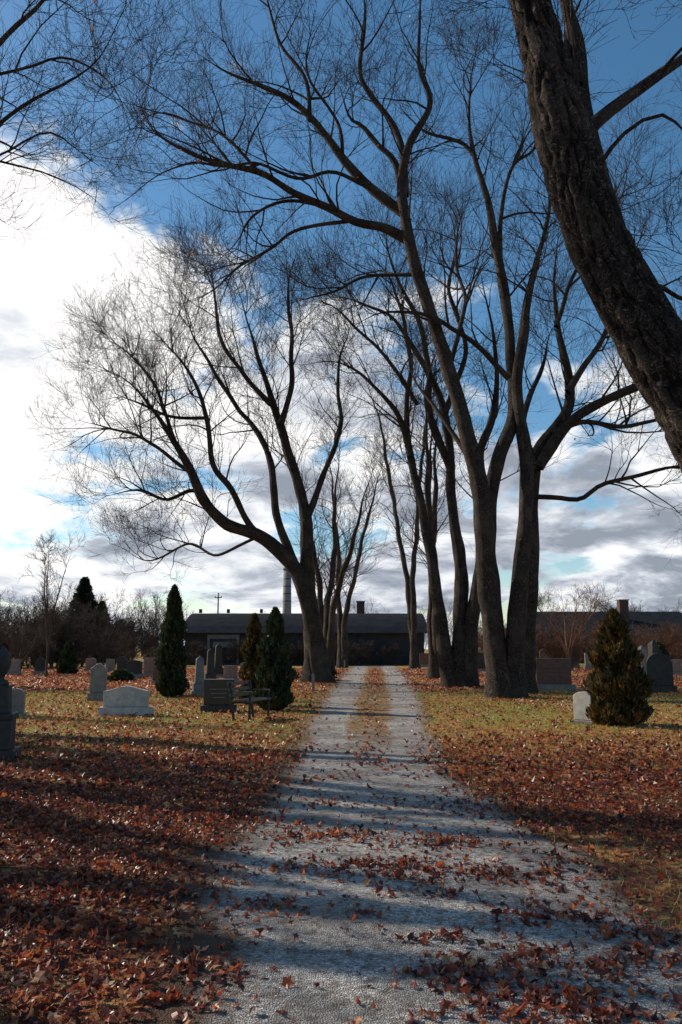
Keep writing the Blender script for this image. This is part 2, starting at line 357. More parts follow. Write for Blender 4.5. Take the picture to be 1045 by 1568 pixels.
T.limb([(640,620),(590,550),(520,470),(470,450)],9,3,-1,sp=0.2)
T.make(4,0.004)
for (bx,by,Y,ns) in [(672,1040,42,3),(640,1026,62,2)]:
    T=Tree("maple_tree",Y,M_bark,1.0,1.2,1.4)
    for k in range(ns):
        s_=rng.uniform(-1,1); x=bx+k*4-6
        T.limb([(x,by),(x+s_*8-8,by-130),(x+s_*22-14,by-230),(x+s_*40-20,by-330-rng.uniform(0,40)),(x+s_*75-25,by-430-rng.uniform(0,60))],17*44/Y,4,rng.uniform(-4,4),base=True,sp=0.35,wob=0.5)
    T.make(3,0)
T=Tree("maple_tree",38,M_bark,1.0,1.4,1.25)
T.limb([(492,1046),(480,960),(462,890),(430,846),(392,818),(345,800),(312,765),(292,722),(270,680),(230,620),(190,580),(150,560)],36,6,-1,base=True,sp=0.42,wob=0.15,d=1.4)
T.limb([(420,838),(383,805),(356,752),(328,710),(316,640),(290,570),(250,520),(215,490)],14,4,-2,sp=0.25,d=1.3,wob=0.2)
T.limb([(320,770),(296,752),(256,766),(212,750),(160,760)],9,3,-1,sp=0.15,d=1.6,wob=0.2)
T.limb([(480,1046),(478,960),(470,870),(466,780),(442,690),(420,625),(400,560),(382,500),(360,430)],32,6,1,base=True,sp=0.45,wob=0.2,d=1.2)
T.limb([(430,650),(448,590),(446,520),(440,440),(460,370)],12,4,0,sp=0.2,d=1.1)
T.limb([(450,860),(424,790),(418,735),(405,680),(380,640),(340,590),(300,520),(280,450)],16,4,2,sp=0.25,d=1.2)
T.limb([(415,620),(370,570),(340,520),(330,440),(320,400)],10,4,-2,sp=0.2,d=1.2)
T.limb([(290,722),(230,680),(180,660),(120,640)],8,3,1,sp=0.2,d=1.6)
T.limb([(270,680),(240,600),(200,540),(150,510)],8,3,2,sp=0.2,d=1.5)
T.limb([(400,820),(330,850),(290,830),(230,860),(190,840)],6,3,3,sp=0.2,d=1.4)
T.limb([(468,800),(500,720),(520,650),(520,560),(540,480)],13,4,2,sp=0.2,d=1.2)
T.limb([(316,640),(270,640),(220,620),(170,600)],7,3,-2,sp=0.2,d=1.4)
T.make(4,0)
for (bx,by,Y,ss) in [(503,1036,50,(-0.9,0.1,0.9)),(528,1026,66,(-0.5,0.8))]:
    T=Tree("maple_tree",Y,M_bark,0.95,1.6,1.4)
    for k,(s_) in enumerate(ss):
        x=bx+k*3-5
        T.limb([(x,by),(x+s_*6,by-90),(x+s_*22+6,by-170),(x+s_*42+10,by-250-rng.uniform(0,30)),(x+s_*70+12,by-330-rng.uniform(0,50))],16*50/Y,3,rng.uniform(-4,4),base=True,sp=0.25,wob=0.5)
    T.make(3,0)
def auto_tree(name,x,y,h,spread,stems,r,dens=0.9,mat_=None,scale=1,levels=3,tw=1.2):
    T=Tree(name,None,mat_,scale,dens,tw)
    for k in range(stems):
        a=2*math.pi*(k+rng.random()*0.6)/stems; c,s_=math.cos(a),math.sin(a); e=spread*rng.uniform(0.7,1.1)
        T.limb([(x+c*r*0.5,y+s_*r*0.5,0),(x+c*0.06*e,y+s_*0.06*e,h*0.2),(x+c*0.28*e,y+s_*0.28*e,h*0.42),(x+c*0.6*e,y+s_*0.6*e,h*0.66),(x+c*e,y+s_*e,h*rng.uniform(0.82,1))],r,0.03,base=True,world=True,sp=0.3,wob=0.3)
    return T.make(levels,0)
# assumed trees, unseen left of the frame, added to throw the long shadows
auto_tree("maple_tree",-22,25,17,6,4,0.34,0.5,levels=0)
auto_tree("maple_tree",-15,18.5,15,3.5,6,0.44,0.6,levels=0)
auto_tree("maple_tree",-12,13.5,13,3,5,0.42,0.5,levels=0)
auto_tree("maple_tree",-11,9.5,14,4,4,0.38,0.5,levels=0)
auto_tree("maple_tree",-23,37,19,4,4,0.42,0.5,levels=0)
auto_tree("maple_tree",24,40,15,5,4,0.3,0.8)
p=G(872,1024); auto_tree("bare_cherry_tree",p[0],p[1],6.2,3.6,6,0.08,2.6,M_brush_red,0.5)
p=G(70,1038); auto_tree("birch_sapling",p[0],p[1],7.5,0.9,3,0.05,2.0,M_bark_far,0.4,levels=0)
p=G(30,1034); auto_tree("bare_shrub",p[0],p[1],3.2,2.0,8,0.03,2.5,M_bark_far,0.35)
# ------------------------------------------------------------ distant woodland
def mass(name,pos,hts,stems,sc,mat_,n1=12):
    N=len(pos)*stems; pos=np.repeat(pos,stems,0); h=np.repeat(hts,stems)
    a=rng.random(N)*6.28; e=h*rng.uniform(0.1,0.35,N); K=8; tt=np.linspace(0,1,K)
    P=np.zeros((N,K,3)); P[:,:,0]=pos[:,0:1]+np.cos(a)[:,None]*e[:,None]*tt**1.6; P[:,:,1]=pos[:,1:2]+np.sin(a)[:,None]*e[:,None]*tt**1.6
    P[:,:,2]=h[:,None]*tt-0.1; P+=rng.normal(size=P.shape)*0.08
    R=(h*0.012)[:,None]*(1-tt*0.85)
    Vs=[];Fs=[];off=0
    def add(r):
        nonlocal off
        V,Fq,B=r; Vs.append(V);Fs.append(Fq+off);off+=len(V)
    add(tubes(P,R,5))
    P1,R1=grow(P,R,n1,0.08,1.0*sc,2.6*sc,(25,60),5,0.1,0.12,0.01,0.008,0.014); add(tubes(P1,R1,3))
    P2,R2=grow(P1,R1,5,0.1,0.5*sc,1.5*sc,(20,55),4,0.06,0.14,0.01,0.008,0.012); add(tubes(P2,R2,3))
    P3,R3=grow(P2,R2,3,0.1,0.3*sc,0.9*sc,(20,55),2,0.06,0.14,0.01,0.008,0.011); add(tubes(P3,R3,3))
    return build(name,np.concatenate(Vs),[(np.concatenate(Fs),0)],[mat_])
n=64; ps=np.stack([rng.uniform(-70,-16,n),rng.uniform(82,108,n)],1); mass("distant_trees",ps,rng.uniform(4.5,7.5,n),3,1.0,M_bark_far)
n=46; ps=np.stack([rng.uniform(30,75,n),rng.uniform(86,112,n)],1); mass("distant_trees",ps,rng.uniform(4.5,7,n),3,1.0,M_bark_far)
n=110; ps=np.stack([rng.uniform(-48,-15.5,n),rng.uniform(60,78,n)],1); mass("undergrowth",ps,rng.uniform(1.6,4.6,n),5,0.6,M_bark_far,8)
n=80; ps=np.stack([rng.uniform(11,50,n),rng.uniform(64,80,n)],1); mass("undergrowth",ps,rng.uniform(1.6,3.4,n),5,0.6,M_brush_red,8)
n=16; ps=np.stack([rng.uniform(-13,5,n),rng.uniform(72,74.5,n)],1); mass("foundation_shrubs",ps,rng.uniform(0.8,2.2,n),5,0.5,M_bark_far,8)
n=50; ps=np.stack([rng.uniform(-120,120,n),rng.uniform(125,160,n)],1); mass("distant_trees",ps,rng.uniform(5,8.5,n),3,1.5,M_bark_far,9)
# ------------------------------------------------------------ evergreens
def cedar(name,x,y,h,rad,n,m,shape='col',leaf=0.07):
    zz=rng.random(n)**1.15
    if shape=='col': prof=lambda z: rad*np.minimum(1,(z+0.05)*6)**0.5*np.maximum(0,(1-z**2.2))**0.75*(0.85+0.15*np.sin(z*23))
    else: prof=lambda z: rad*(1-z)**0.85*(0.72+0.28*np.abs(np.sin(z*34)))
    a=rng.random(n)*2*np.pi
    lump=1+0.13*np.sin(a*3+zz*9+x)+0.10*np.sin(a*7-zz*17)+0.08*np.sin(a*11+zz*41)
    rr=prof(zz)*lump*np.sqrt(rng.uniform(0.35,1.15,n))
    c=np.stack([x+np.cos(a)*rr,y+np.sin(a)*rr,0.05+zz*h],1)
    out=np.stack([np.cos(a),np.sin(a),np.zeros(n)],1)
    up=np.array([0,0,1.0]) if shape=='col' else np.array([0,0,-0.15])
    d=norm(out*(0.55 if shape=='col' else 1)+up*0.9+rng.normal(size=(n,3))*0.35)
    s_=norm(np.cross(d,rng.normal(size=(n,3))))
    L=leaf*rng.uniform(0.7,1.7,n)[:,None]; w=L*0.38
    V=np.stack([c-d*L,c-s_*w,c+d*L*1.2,c+s_*w],1).reshape(-1,3)
    fq=np.arange(4*n).reshape(n,4)
    clump=0.5+0.5*np.sin(a*5+zz*15)*np.cos(zz*31+a*2)
    rn=np.clip(0.25+0.5*rng.random(n)*clump+0.3*(rng.random(n)-0.5)+0.12*(rr/(prof(zz)+.01)),0,1)
    K=12; z=np.linspace(0,1,K); P=np.stack([np.full(K,x),np.full(K,y),0.02+z*h*0.94],1)[None]; R=(prof(z*0.97)*0.66)[None]
    cv,cf,_=tubes(P,R+0.01,12); ncv=len(V)
    V=np.concatenate([V,cv]); rnn=np.concatenate([np.repeat(rn,4),np.zeros(len(cv))])
    return build(name,V,[(fq,0),(cf+ncv,0)],[m],{'rnd':(rnn,'FLOAT')},smooth=False)
def gb(px,py): return G(px,py)
def dim(px,Y): return px/F*Y*1.01
for (px,top,base,w,nm,m) in [(262,900,1068,46,"columnar_cedar",M_cedar),(388,945,1080,40,"cedar_shrub",M_cedar_o),(420,936,1088,56,"cedar_shrub",M_cedar),(949,940,1112,92,"cedar_shrub",M_cedar_o)]:
    p=gb(px,base); h=W(px,top,p[1])[2]; cedar(nm,p[0],p[1],h,dim(w,p[1])/2,15000,m,'col',0.055)
for (px,base,h,r) in [(104,1034,1.9,0.6),(488,1042,1.0,0.9),(1012,1030,1.9,0.7),(185,1045,0.5,0.6)]:
    p=gb(px,base); cedar("evergreen_shrub",p[0],p[1],h,r,5000,M_cedar,'col',0.07)
cedar("spruce_tree",W(130,900,90)[0],90,W(130,886,90)[2],3.2,12000,M_cedar,'cone',0.26)
cedar("spruce_tree",W(158,900,95)[0],95,W(158,922,95)[2],2.2,6000,M_cedar,'cone',0.24)
# ------------------------------------------------------------ value noise
tab=rng.random((256,256))
def vn(x,y):
    xi=np.floor(x).astype(int); yi=np.floor(y).astype(int); fx=x-xi; fy=y-yi; fx=fx*fx*(3-2*fx); fy=fy*fy*(3-2*fy)
    g=lambda a,b: tab[a%256,b%256]
    return (g(xi,yi)*(1-fx)+g(xi+1,yi)*fx)*(1-fy)+(g(xi,yi+1)*(1-fx)+g(xi+1,yi+1)*fx)*fy
def fb(x,y): return (vn(x,y)+0.5*vn(2.1*x+5,2.1*y+9)+0.25*vn(4.3*x,4.3*y+3))/1.75
rows=[(1568,225,1190),(1500,255,1120),(1450,276,1050),(1400,294,970),(1340,285,910),(1300,300,865),(1250,372,775),(1200,425,700),(1150,448,662),(1100,470,648),(1060,496,640),(1040,512,628),(1028,524,616),(1019,538,604)]
Ly=[];LX=[];RX=[]
for py,l,r in rows:
    a=G(l,py); b_=G(r,py); Ly.append(a[1]); LX.append(a[0]); RX.append(b_[0])
Ly=[-12.,1.]+Ly; LX=[-1.6,-1.3]+LX; RX=[3.5,2.8]+RX
def PL(y): return np.interp(y,Ly,LX)
def PR(y): return np.interp(y,Ly,RX)
def outd(x,y): return np.maximum(PL(y)-x,x-PR(y))
def H(x,y):
    d=np.clip((outd(x,y)-0.35)/2.5,0,1); d=d*d*(3-2*d)
    f=np.clip((70-y)/20,0,1)
    return d*f*(0.03+0.10*(fb(x*0.35+40,y*0.35+40)-0.45))
def axis(lim,a,b,step):
    inner=np.arange(a,b+1e-6,step); g=step; v=b; r=[]
    while v<lim: g*=1.25; v+=g; r.append(min(v,lim))
    g=step; v=a; l=[]
    while v>-lim: g*=1.25; v-=g; l.append(max(v,-lim))
    return np.array(sorted(set(l))+list(inner)+sorted(set(r)))
gx=axis(900,-9,9,0.22); gy=axis(900,1,34,0.25)
X,Y_=np.meshgrid(gx,gy); V=np.stack([X,Y_,H(X,Y_)],-1).reshape(-1,3)
nx,ny=len(gx),len(gy); idx=np.arange(nx*ny).reshape(ny,nx)
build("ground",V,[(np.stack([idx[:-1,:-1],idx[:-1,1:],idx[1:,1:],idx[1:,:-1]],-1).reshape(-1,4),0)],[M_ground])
py_=np.concatenate([np.arange(-12,30,0.15),np.arange(30,76,0.5)]); U=np.linspace(0,1,15)
Lx=PL(py_)-0.12+0.35*(fb(py_*1.1,py_*0+3)-0.5)+0.12*(fb(py_*5,py_*0+7)-0.5); Rx=PR(py_)+0.12+0.35*(fb(py_*1.1,py_*0+23)-0.5)+0.12*(fb(py_*5,py_*0+37)-0.5)
X=Lx[:,None]*(1-U)+Rx[:,None]*U; YY=np.repeat(py_[:,None],15,1)
V=np.stack([X,YY,np.full_like(X,0.004)],-1).reshape(-1,3); idx=np.arange(len(V)).reshape(len(py_),15)
build("gravel_path",V,[(np.stack([idx[:-1,:-1],idx[:-1,1:],idx[1:,1:],idx[1:,:-1]],-1).reshape(-1,4),0)],[M_path],uv=np.stack([np.tile(U,len(py_)),YY.ravel()],1))
# ------------------------------------------------------------ fallen leaves
clumps=[(500,1282,0.33,600),(620,1335,0.35,900),(560,1325,0.25,500),(690,1290,0.3,600),(400,1392,0.16,700),(750,1485,0.2,1200),(840,1545,0.25,1400),(700,1500,0.16,900),(880,1400,0.2,600),(960,1480,0.2,700),(370,1260,0.3,500),(780,1410,0.15,600),(1000,1440,0.22,900),(310,1480,0.14,600),(800,1340,0.3,600),(650,1240,0.3,200),(520,1230,0.3,150),(300,1540,0.12,800),(900,1545,0.2,1000),(440,1330,0.2,400),(680,1440,0.12,700),(560,1400,0.12,300),(800,1460,0.14,700),(660,1370,0.14,600)]
clw=[(*G(a,b)[:2],s_,w) for a,b,s_,w in clumps]
gpatch=[(*G(1000,1345)[:2],0.5),(*G(1045,1395)[:2],0.35),(*G(940,1300)[:2],0.3)]
def dens(x,y):
    o=outd(x,y)+0.6*(fb(x*1.7,y*1.7)-0.5)
    off=1/(1+np.exp(-o/0.10))
    side=np.where(x<PL(y),750,560)*(0.4+1.1*fb(x*0.9+11,y*0.9))
    for gx_,gy_,s_ in gpatch: side=side*(1-0.9*np.exp(-((x-gx_)**2+(y-gy_)**2)/(2*s_*s_)))
    mid=PL(y)*0.46+PR(y)*0.54
    on=20+220*np.clip(fb(x*2.3+3,y*2.3+8)-0.58,0,1)*2+240*np.exp(np.minimum(o,0)/0.22)+np.clip((y-10)/6,0,1)*500*np.exp(-((x-mid)/0.28)**2)
    for cx,cy,s_,w in clw: on=on+w*np.exp(-((x-cx)**2*0.6+(y-cy)**2*1.6)/(s_*s_))*(0.2+1.5*vn(x*6,y*6))
    d=on*(1-off)+side*off
    f=np.where(y<9.5,1.0,np.clip(0.45-(y-9.5)*0.06,0.08,1)*(0.3+1.5*fb(x*0.5+31,y*0.5)))
    return d*f
def sample(xa,xb,ya,yb,n,dm):
    x=rng.uniform(xa,xb,n); y=rng.uniform(ya,yb,n)
    keep=rng.random(n)<dens(x,y)/dm
    keep&=np.abs(x)<y*0.52+1.2
    return x[keep],y[keep]
dm=1000
x1,y1=sample(-6,6.5,2.6,9.5,int(12.5*6.9*dm),dm)
oa=np.radians([-90,-50,-12,20,52,90,128,160,192,230]); orr=np.array([0.55,0.80,0.5,0.95,0.5,1.0,0.5,0.95,0.5,0.8])
o2=np.stack([np.cos(oa)*orr,np.sin(oa)*orr],1)
def leaves(x,y,tmpl,size):
    n=len(x); k=len(tmpl); s_=size*np.clip(rng.lognormal(0,0.3,n),0.5,1.7)
    L=np.zeros((n,k+1,3)); L[:,1:,:2]=tmpl[None]*rng.uniform(0.75,1.15,(n,k,1))
    fold=np.clip(rng.normal(0,0.7,n),-1.3,1.3); curl=np.clip(rng.normal(0.25,0.5,n),-0.8,1.1)
    L[:,:,2]=fold[:,None]*np.abs(L[:,:,0])+curl[:,None]*L[:,:,1]**2+rng.normal(0,0.10,(n,k+1))
    L[:,:,0]*=np.sqrt(np.clip(1-fold**2*0.5,0.15,1))[:,None]
    L*=s_[:,None,None]
    a=rng.random(n)*6.283; ti=np.clip(np.abs(rng.normal(0,0.42,n)),0,1.0); ta=rng.random(n)*6.283
    c,s2=np.cos(a),np.sin(a); X=L[:,:,0]*c[:,None]-L[:,:,1]*s2[:,None]; Yv=L[:,:,0]*s2[:,None]+L[:,:,1]*c[:,None]; Z=L[:,:,2]
    c,s2=np.cos(ta)[:,None],np.sin(ta)[:,None]; u=X*c+Yv*s2; v=-X*s2+Yv*c
    ct,st=np.cos(ti)[:,None],np.sin(ti)[:,None]; u2=u*ct-Z*st; Z2=u*st+Z*ct
    X=u2*c-v*s2; Yv=u2*s2+v*c
    Z2=Z2-Z2.min(axis=1,keepdims=True)
    lift=rng.random(n)*0.02*(outd(x,y)>0)
    V=np.stack([X+x[:,None],Yv+y[:,None],Z2+(H(x,y)+0.006+lift)[:,None]],-1).reshape(-1,3)
    i=np.arange(k); tri=np.stack([np.zeros(k,int),1+i,1+(i+1)%k],1)
    Fc=(tri[None]+(np.arange(n)*(k+1))[:,None,None]).reshape(-1,3)
    rn=np.repeat(np.clip(rng.beta(1.4,1.8,n)+0.12*np.clip((y-11)/6,0,1),0,1),k+1)  # farther leaves shifted brighter and more orange: sunlit look put into the colour
    return V,Fc,rn
V1,F1,r1=leaves(x1,y1,o2,0.027)
x2,y2=sample(-18,18,9.5,30,int(36*20.5*400),400)
sq=np.array([[0,-1],[0.7,-0.1],[0.45,0.6],[0,1.0],[-0.5,0.5],[-0.7,-0.1]])
V2,F2,r2=leaves(x2,y2,sq[[0,1,3,5]],0.036)
x3,y3=sample(-30,30,30,62,int(60*32*60),60)
V3,F3,r3=leaves(x3,y3,sq[[0,1,3,5]],0.05)
V=np.concatenate([V1,V2,V3]); Fc=np.concatenate([F1,F2+len(V1),F3+len(V1)+len(V2)])
build("fallen_leaves",V,[(Fc,0)],[M_leaf],{'rnd':(np.concatenate([r1,r2,r3]),'FLOAT')},smooth=False)
# grass
n=190000; x=rng.uniform(-14,14,n); y=3+27*rng.random(n)**1.1; gp=np.zeros(n)
for gx_,gy_,s_ in gpatch: gp+=np.exp(-((x-gx_)**2+(y-gy_)**2)/(2*s_*s_))
ok=(np.abs(x)<y*0.52+1)&(outd(x,y)>0.12-0.25*rng.random(n))&(fb(x*0.8+70,y*0.8)+rng.random(n)*0.35+np.clip((y-11)/15,-0.5,0.25)+gp>0.62)
x=x[ok];y=y[ok];n=len(x); h=rng.uniform(0.02,0.06,n); a=rng.random(n)*6.28; w=0.0022+0.00025*y; lx=rng.normal(0,0.025,n); ly=rng.normal(0,0.025,n); z=H(x,y)
V=np.stack([np.stack([x-np.cos(a)*w,y-np.sin(a)*w,z],1),np.stack([x+np.cos(a)*w,y+np.sin(a)*w,z],1),np.stack([x+lx,y+ly,z+h],1)],1).reshape(-1,3)
build("grass",V,[(np.arange(3*n).reshape(n,3),0)],[M_blade],{'rnd':(np.repeat(rng.random(n),3),'FLOAT')},smooth=False)
# ------------------------------------------------------------ objects
def empty(name,loc,rot=0):
    e=bpy.data.objects.new(name,None); e.location=loc; e.rotation_euler=(0,0,rot); scene.collection.objects.link(e); return e
def child(par,name,bm,mat_,bev=0.0,smooth=False):
    me=bpy.data.meshes.new(name); bmesh.ops.recalc_face_normals(bm,faces=bm.faces); bm.to_mesh(me); bm.free(); me.materials.append(mat_)
    ob=bpy.data.objects.new(name,me); scene.collection.objects.link(ob); ob.parent=par
    if smooth:
        for p_ in me.polygons: p_.use_smooth=True
    if bev:
        b_=ob.modifiers.new('bev','BEVEL'); b_.width=bev; b_.segments=2; b_.limit_method='ANGLE'
    return ob
def box(par,name,c,s,mat_,bev=0.008,rot=None,taper=1.0):
    bm=bmesh.new(); bmesh.ops.create_cube(bm,size=1)
    for v in bm.verts:
        k=taper if v.co.z>0 else 1
        v.co=Vector((v.co.x*s[0]*k,v.co.y*s[1]*k,v.co.z*s[2]))
    if rot: bmesh.ops.rotate(bm,verts=bm.verts,cent=(0,0,0),matrix=Matrix.Rotation(rot[0],3,rot[1]))
    bmesh.ops.translate(bm,verts=bm.verts,vec=c); return child(par,name,bm,mat_,bev)
def slab(par,name,prof,depth,z0,mat_,bev=0.012):
    bm=bmesh.new(); vs=[bm.verts.new((x_,-depth/2,z0+z_)) for x_,z_ in prof]; f=bm.faces.new(vs)
    r=bmesh.ops.extrude_face_region(bm,geom=[f]); bmesh.ops.translate(bm,verts=[v for v in r['geom'] if isinstance(v,bmesh.types.BMVert)],vec=(0,depth,0))
    return child(par,name,bm,mat_,bev)
def lathe(par,name,prof,mat_,seg=20,c=(0,0,0)):
    bm=bmesh.new(); rings=[]
    for r_,z_ in prof: rings.append([bm.verts.new((c[0]+r_*math.cos(2*math.pi*i/seg),c[1]+r_*math.sin(2*math.pi*i/seg),c[2]+z_)) for i in range(seg)])
    for a,b_ in zip(rings,rings[1:]):
        for i in range(seg): bm.faces.new((a[i],a[(i+1)%seg],b_[(i+1)%seg],b_[i]))
    bm.faces.new(rings[0][::-1]); bm.faces.new(rings[-1]); return child(par,name,bm,mat_,0,True)
def prof(kind,w,h):
    a=w/2
    if kind=='round': return [(-a,0),(a,0),(a,h-a*0.9)]+[(a*math.cos(t_),h-a*0.9+a*0.9*math.sin(t_)) for t_ in np.linspace(0.15,math.pi-0.15,11)]+[(-a,h-a*0.9)]
    if kind=='serp': return [(-a,0),(a,0),(a,h*0.72)]+[(a*k,h*0.78+h*0.22*(math.cos(k*math.pi)*0.5+0.5)) for k in np.linspace(0.96,-0.96,15)]+[(-a,h*0.72)]
    if kind=='arc': return [(-a,0),(a,0),(a,h*0.86)]+[(a*k,h*0.86+h*0.14*(1-k*k)) for k in np.linspace(0.9,-0.9,9)]+[(-a,h*0.86)]
    if kind=='peak': return [(-a,0),(a,0),(a,h*0.8),(a*0.55,h*0.9),(0,h),(-a*0.55,h*0.9),(-a,h*0.8)]
    return [(-a,0),(a,0),(a,h),(-a,h)]
def stone(px,top,base,w,kind,m,rot=0,name="headstone",basemat=None,fr=0.24,depth=0.2,letters=False):
    p=G(px,base); h=W(px,top,p[1])[2]; ww=dim(w,p[1])
    e=empty(name,(p[0],p[1]+0.1,H(p[0],p[1])-0.01),rot); bh=min(0.25,h*fr); d=max(depth,ww*0.18)
    box(e,"base",(0,0,bh/2),(ww,d*1.7,bh),basemat or G_grey,0.012)
    slab(e,"die",prof(kind,ww*0.84,h-bh-0.003),d,bh+0.003,m)
    if letters:
        for i in range(3):
            box(e,"engraving_%d"%(i+1),(0,-d/2-0.001,bh+(h-bh)*(0.62-0.16*i)),(ww*(0.5-0.08*i),0.004,0.015),G_dark if m is not G_black else G_grey,0)
    return e
stone(191,1052,1098,78,'serp',G_white,0.1,fr=0.3,basemat=G_white)
stone(148,1016,1075,28,'peak',G_grey,0.15,basemat=G_grey)
stone(334,1040,1091,52,'flat',G_black,0.05,basemat=G_dark,fr=0.22,letters=True)
stone(22,1056,1098,26,'round',G_grey,0.2,basemat=G_grey,fr=0.12)
stone(850,1009,1059,60,'flat',G_red,-0.1,basemat=G_grey,letters=True)
stone(898,1060,1110,34,'arc',G_white,-0.75,basemat=G_grey,fr=0.12,depth=0.16)
stone(1014,1002,1063,44,'round',G_dark,-0.15,basemat=G_dark)
stone(353,1020,1046,24,'flat',G_pink,0.1); stone(205,1012,1040,26,'arc',G_dark,0.1); stone(228,1008,1038,20,'flat',G_pink,0.1)
stone(186,1006,1036,18,'round',G_dark,0.1); stone(240,1022,1050,16,'flat',G_red,0.1); stone(376,1015,1040,20,'arc',G_grey,0.1)
stone(735,1000,1030,22,'flat',G_dark,-0.1); stone(756,1003,1028,18,'arc',G_red,-0.1); stone(880,995,1022,16,'round',G_grey,-0.1)
stone(835,992,1022,16,'peak',G_grey,0); stone(906,1000,1026,20,'flat',G_grey,0); stone(1036,1010,1036,22,'flat',G_pink,-0.1)
stone(652,1000,1022,20,'flat',G_red,0); stone(20,1010,1036,20,'flat',G_grey,0); stone(60,1008,1034,18,'round',G_dark,0); stone(985,1010,1034,24,'flat',G_red,-0.1); stone(138,1008,1030,18,'arc',G_pink,0.1)
stone(870,1008,1030,18,'flat',G_dark,0);stone(168,1010,1030,14,'flat',G_grey,0)
def pillar(px,top,base,w,m):
    p=G(px,base); h=W(px,top,p[1])[2]; ww=dim(w,p[1])
    e=empty("obelisk_monument",(p[0],p[1],0),0.25)
    box(e,"plinth",(0,0,h*0.07),(ww*1.5,ww*1.5,h*0.14),G_grey,0.012); box(e,"pedestal",(0,0,h*0.14+h*0.09+0.002),(ww*1.15,ww*1.15,h*0.18),m,0.01)
    box(e,"shaft",(0,0,h*0.32+h*0.29+0.004),(ww*0.85,ww*0.85,h*0.58),m,0.01,taper=0.82); box(e,"cap",(0,0,h*0.90+h*0.045+0.006),(ww*0.72,ww*0.72,h*0.09),m,0.004,taper=0.1)
pillar(305,1004,1066,16,G_grey); pillar(322,992,1050,14,G_dark); pillar(334,985,1040,13,G_dark); pillar(986,988,1040,14,G_grey); pillar(1004,980,1042,16,G_dark); pillar(800,985,1030,12,G_dark)
p=G(-6,1163); e=empty("urn_monument",(p[0],p[1],0),0.2)
box(e,"foundation",(0,0,0.07),(0.58,0.58,0.16),G_dark,0.015); box(e,"pedestal",(0,0,0.152+0.21),(0.42,0.42,0.42),G_dark,0.015); box(e,"cornice",(0,0,0.575+0.04),(0.48,0.48,0.08),G_dark,0.015)
box(e,"upper_block",(0,0,0.657+0.2),(0.30,0.30,0.4),G_dark,0.015,taper=0.88)
lathe(e,"urn",[(0.11,0),(0.11,0.04),(0.04,0.09),(0.05,0.13),(0.11,0.24),(0.125,0.33),(0.10,0.40),(0.12,0.43),(0.08,0.47),(0.03,0.53),(0.012,0.57)],G_dark,c=(0,0,1.06))
p=G(384,1103); e=empty("park_bench",(p[0],p[1]+0.15,0),math.radians(72))
for i in range(4): box(e,"seat_slat_%d"%(i+1),(0,-0.18+i*0.115,0.44),(1.2,0.095,0.035),M_wood,0.006)
for i in range(3): box(e,"back_slat_%d"%(i+1),(0,0.26+i*0.03,0.56+i*0.125),(1.2,0.03,0.075),M_wood,0.006,(-0.2,'X'))
for k,sx_ in enumerate((-0.52,0.52)):
    box(e,"front_leg_%d"%k,(sx_,-0.19,0.21),(0.05,0.05,0.42),M_iron); box(e,"back_leg_%d"%k,(sx_,0.24,0.42),(0.05,0.05,0.86),M_iron,0.006,(-0.13,'X'))
    box(e,"seat_rail_%d"%k,(sx_,0.0,0.405),(0.046,0.46,0.03),M_iron,0.004); box(e,"arm_rest_%d"%k,(sx_,-0.0,0.64),(0.055,0.46,0.03),M_wood,0.006); box(e,"arm_post_%d"%k,(sx_,-0.19,0.54),(0.04,0.04,0.17),M_iron,0.004)
for px,base in ((528,1024),(480,1060)):
    p=G(px,base); e=empty("marker_post",(p[0],p[1],0)); box(e,"post",(0,0,0.3),(0.1,0.1,0.6),M_conc,0.01); box(e,"cap",(0,0,0.63),(0.13,0.13,0.05),M_conc,0.01,taper=0.5)
# ------------------------------------------------------------ buildings
def arched(name,x0,x1,y0,dep,wh,rh,wallm):
    e=empty(name,((x0+x1)/2,y0,0)); w=x1-x0
    box(e,"walls",(0,dep/2,wh/2-0.05),(w,dep,wh+0.1),wallm,0)
    bm=bmesh.new(); n_=14; pr=[(-0.45+(dep+0.9)*i/n_, wh+0.06+rh*math.sin(math.pi*i/n_)**0.8 if 0<i<n_ else wh+0.06) for i in range(n_+1)]
    a=[bm.verts.new((-w/2-0.4,y_,z_)) for y_,z_ in pr]; b_=[bm.verts.new((w/2+0.4,y_,z_)) for y_,z_ in pr]
    for i in range(n_): bm.faces.new((a[i],a[i+1],b_[i+1],b_[i]))
    bm.faces.new(a); bm.faces.new(b_[::-1]); bm.faces.new((a[0],b_[0],b_[-1],a[-1])); child(e,"roof",bm,M_roof)
    box(e,"gutter",(0,-0.52,wh+0.02),(w+0.8,0.08,0.07),M_iron,0.01)
    return e,w
e,w=arched("utility_shed",W(283,1000,76)[0],W(650,1000,76)[0],76,14,2.95,2.1,M_wall)
dx=W(342,1000,76)[0]-e.location.x
box(e,"door_frame",(dx,-0.05,1.45),(3.0,0.1,2.75),M_trim,0.01); box(e,"door_panel",(dx,-0.13,1.3),(2.5,0.06,2.3),M_wall,0.01)
box(e,"door_window",(dx,-0.18,1.9),(1.9,0.04,0.5),M_trim,0.01)
for i,fx in enumerate(np.linspace(-0.2,0.42,6)):
    box(e,"window_frame_%d"%i,(fx*w,-0.03,1.75),(1.3,0.07,1.05),M_iron,0.01); box(e,"window_pane_%d"%i,(fx*w,-0.08,1.75),(1.1,0.03,0.85),M_glass,0)
for i,px in enumerate((310,352,402)): box(e,"roof_vent_%d"%i,(W(px,940,84)[0]-e.location.x,7,5.35),(0.3,0.3,0.4),M_iron,0.02)
cx=W(552,940,84)[0]-e.location.x; box(e,"chimney",(cx,6.5,5.4),(0.8,0.8,1.7),M_brick,0.02); box(e,"chimney_cap",(cx,6.5,6.3),(0.95,0.95,0.1),M_conc,0.02)
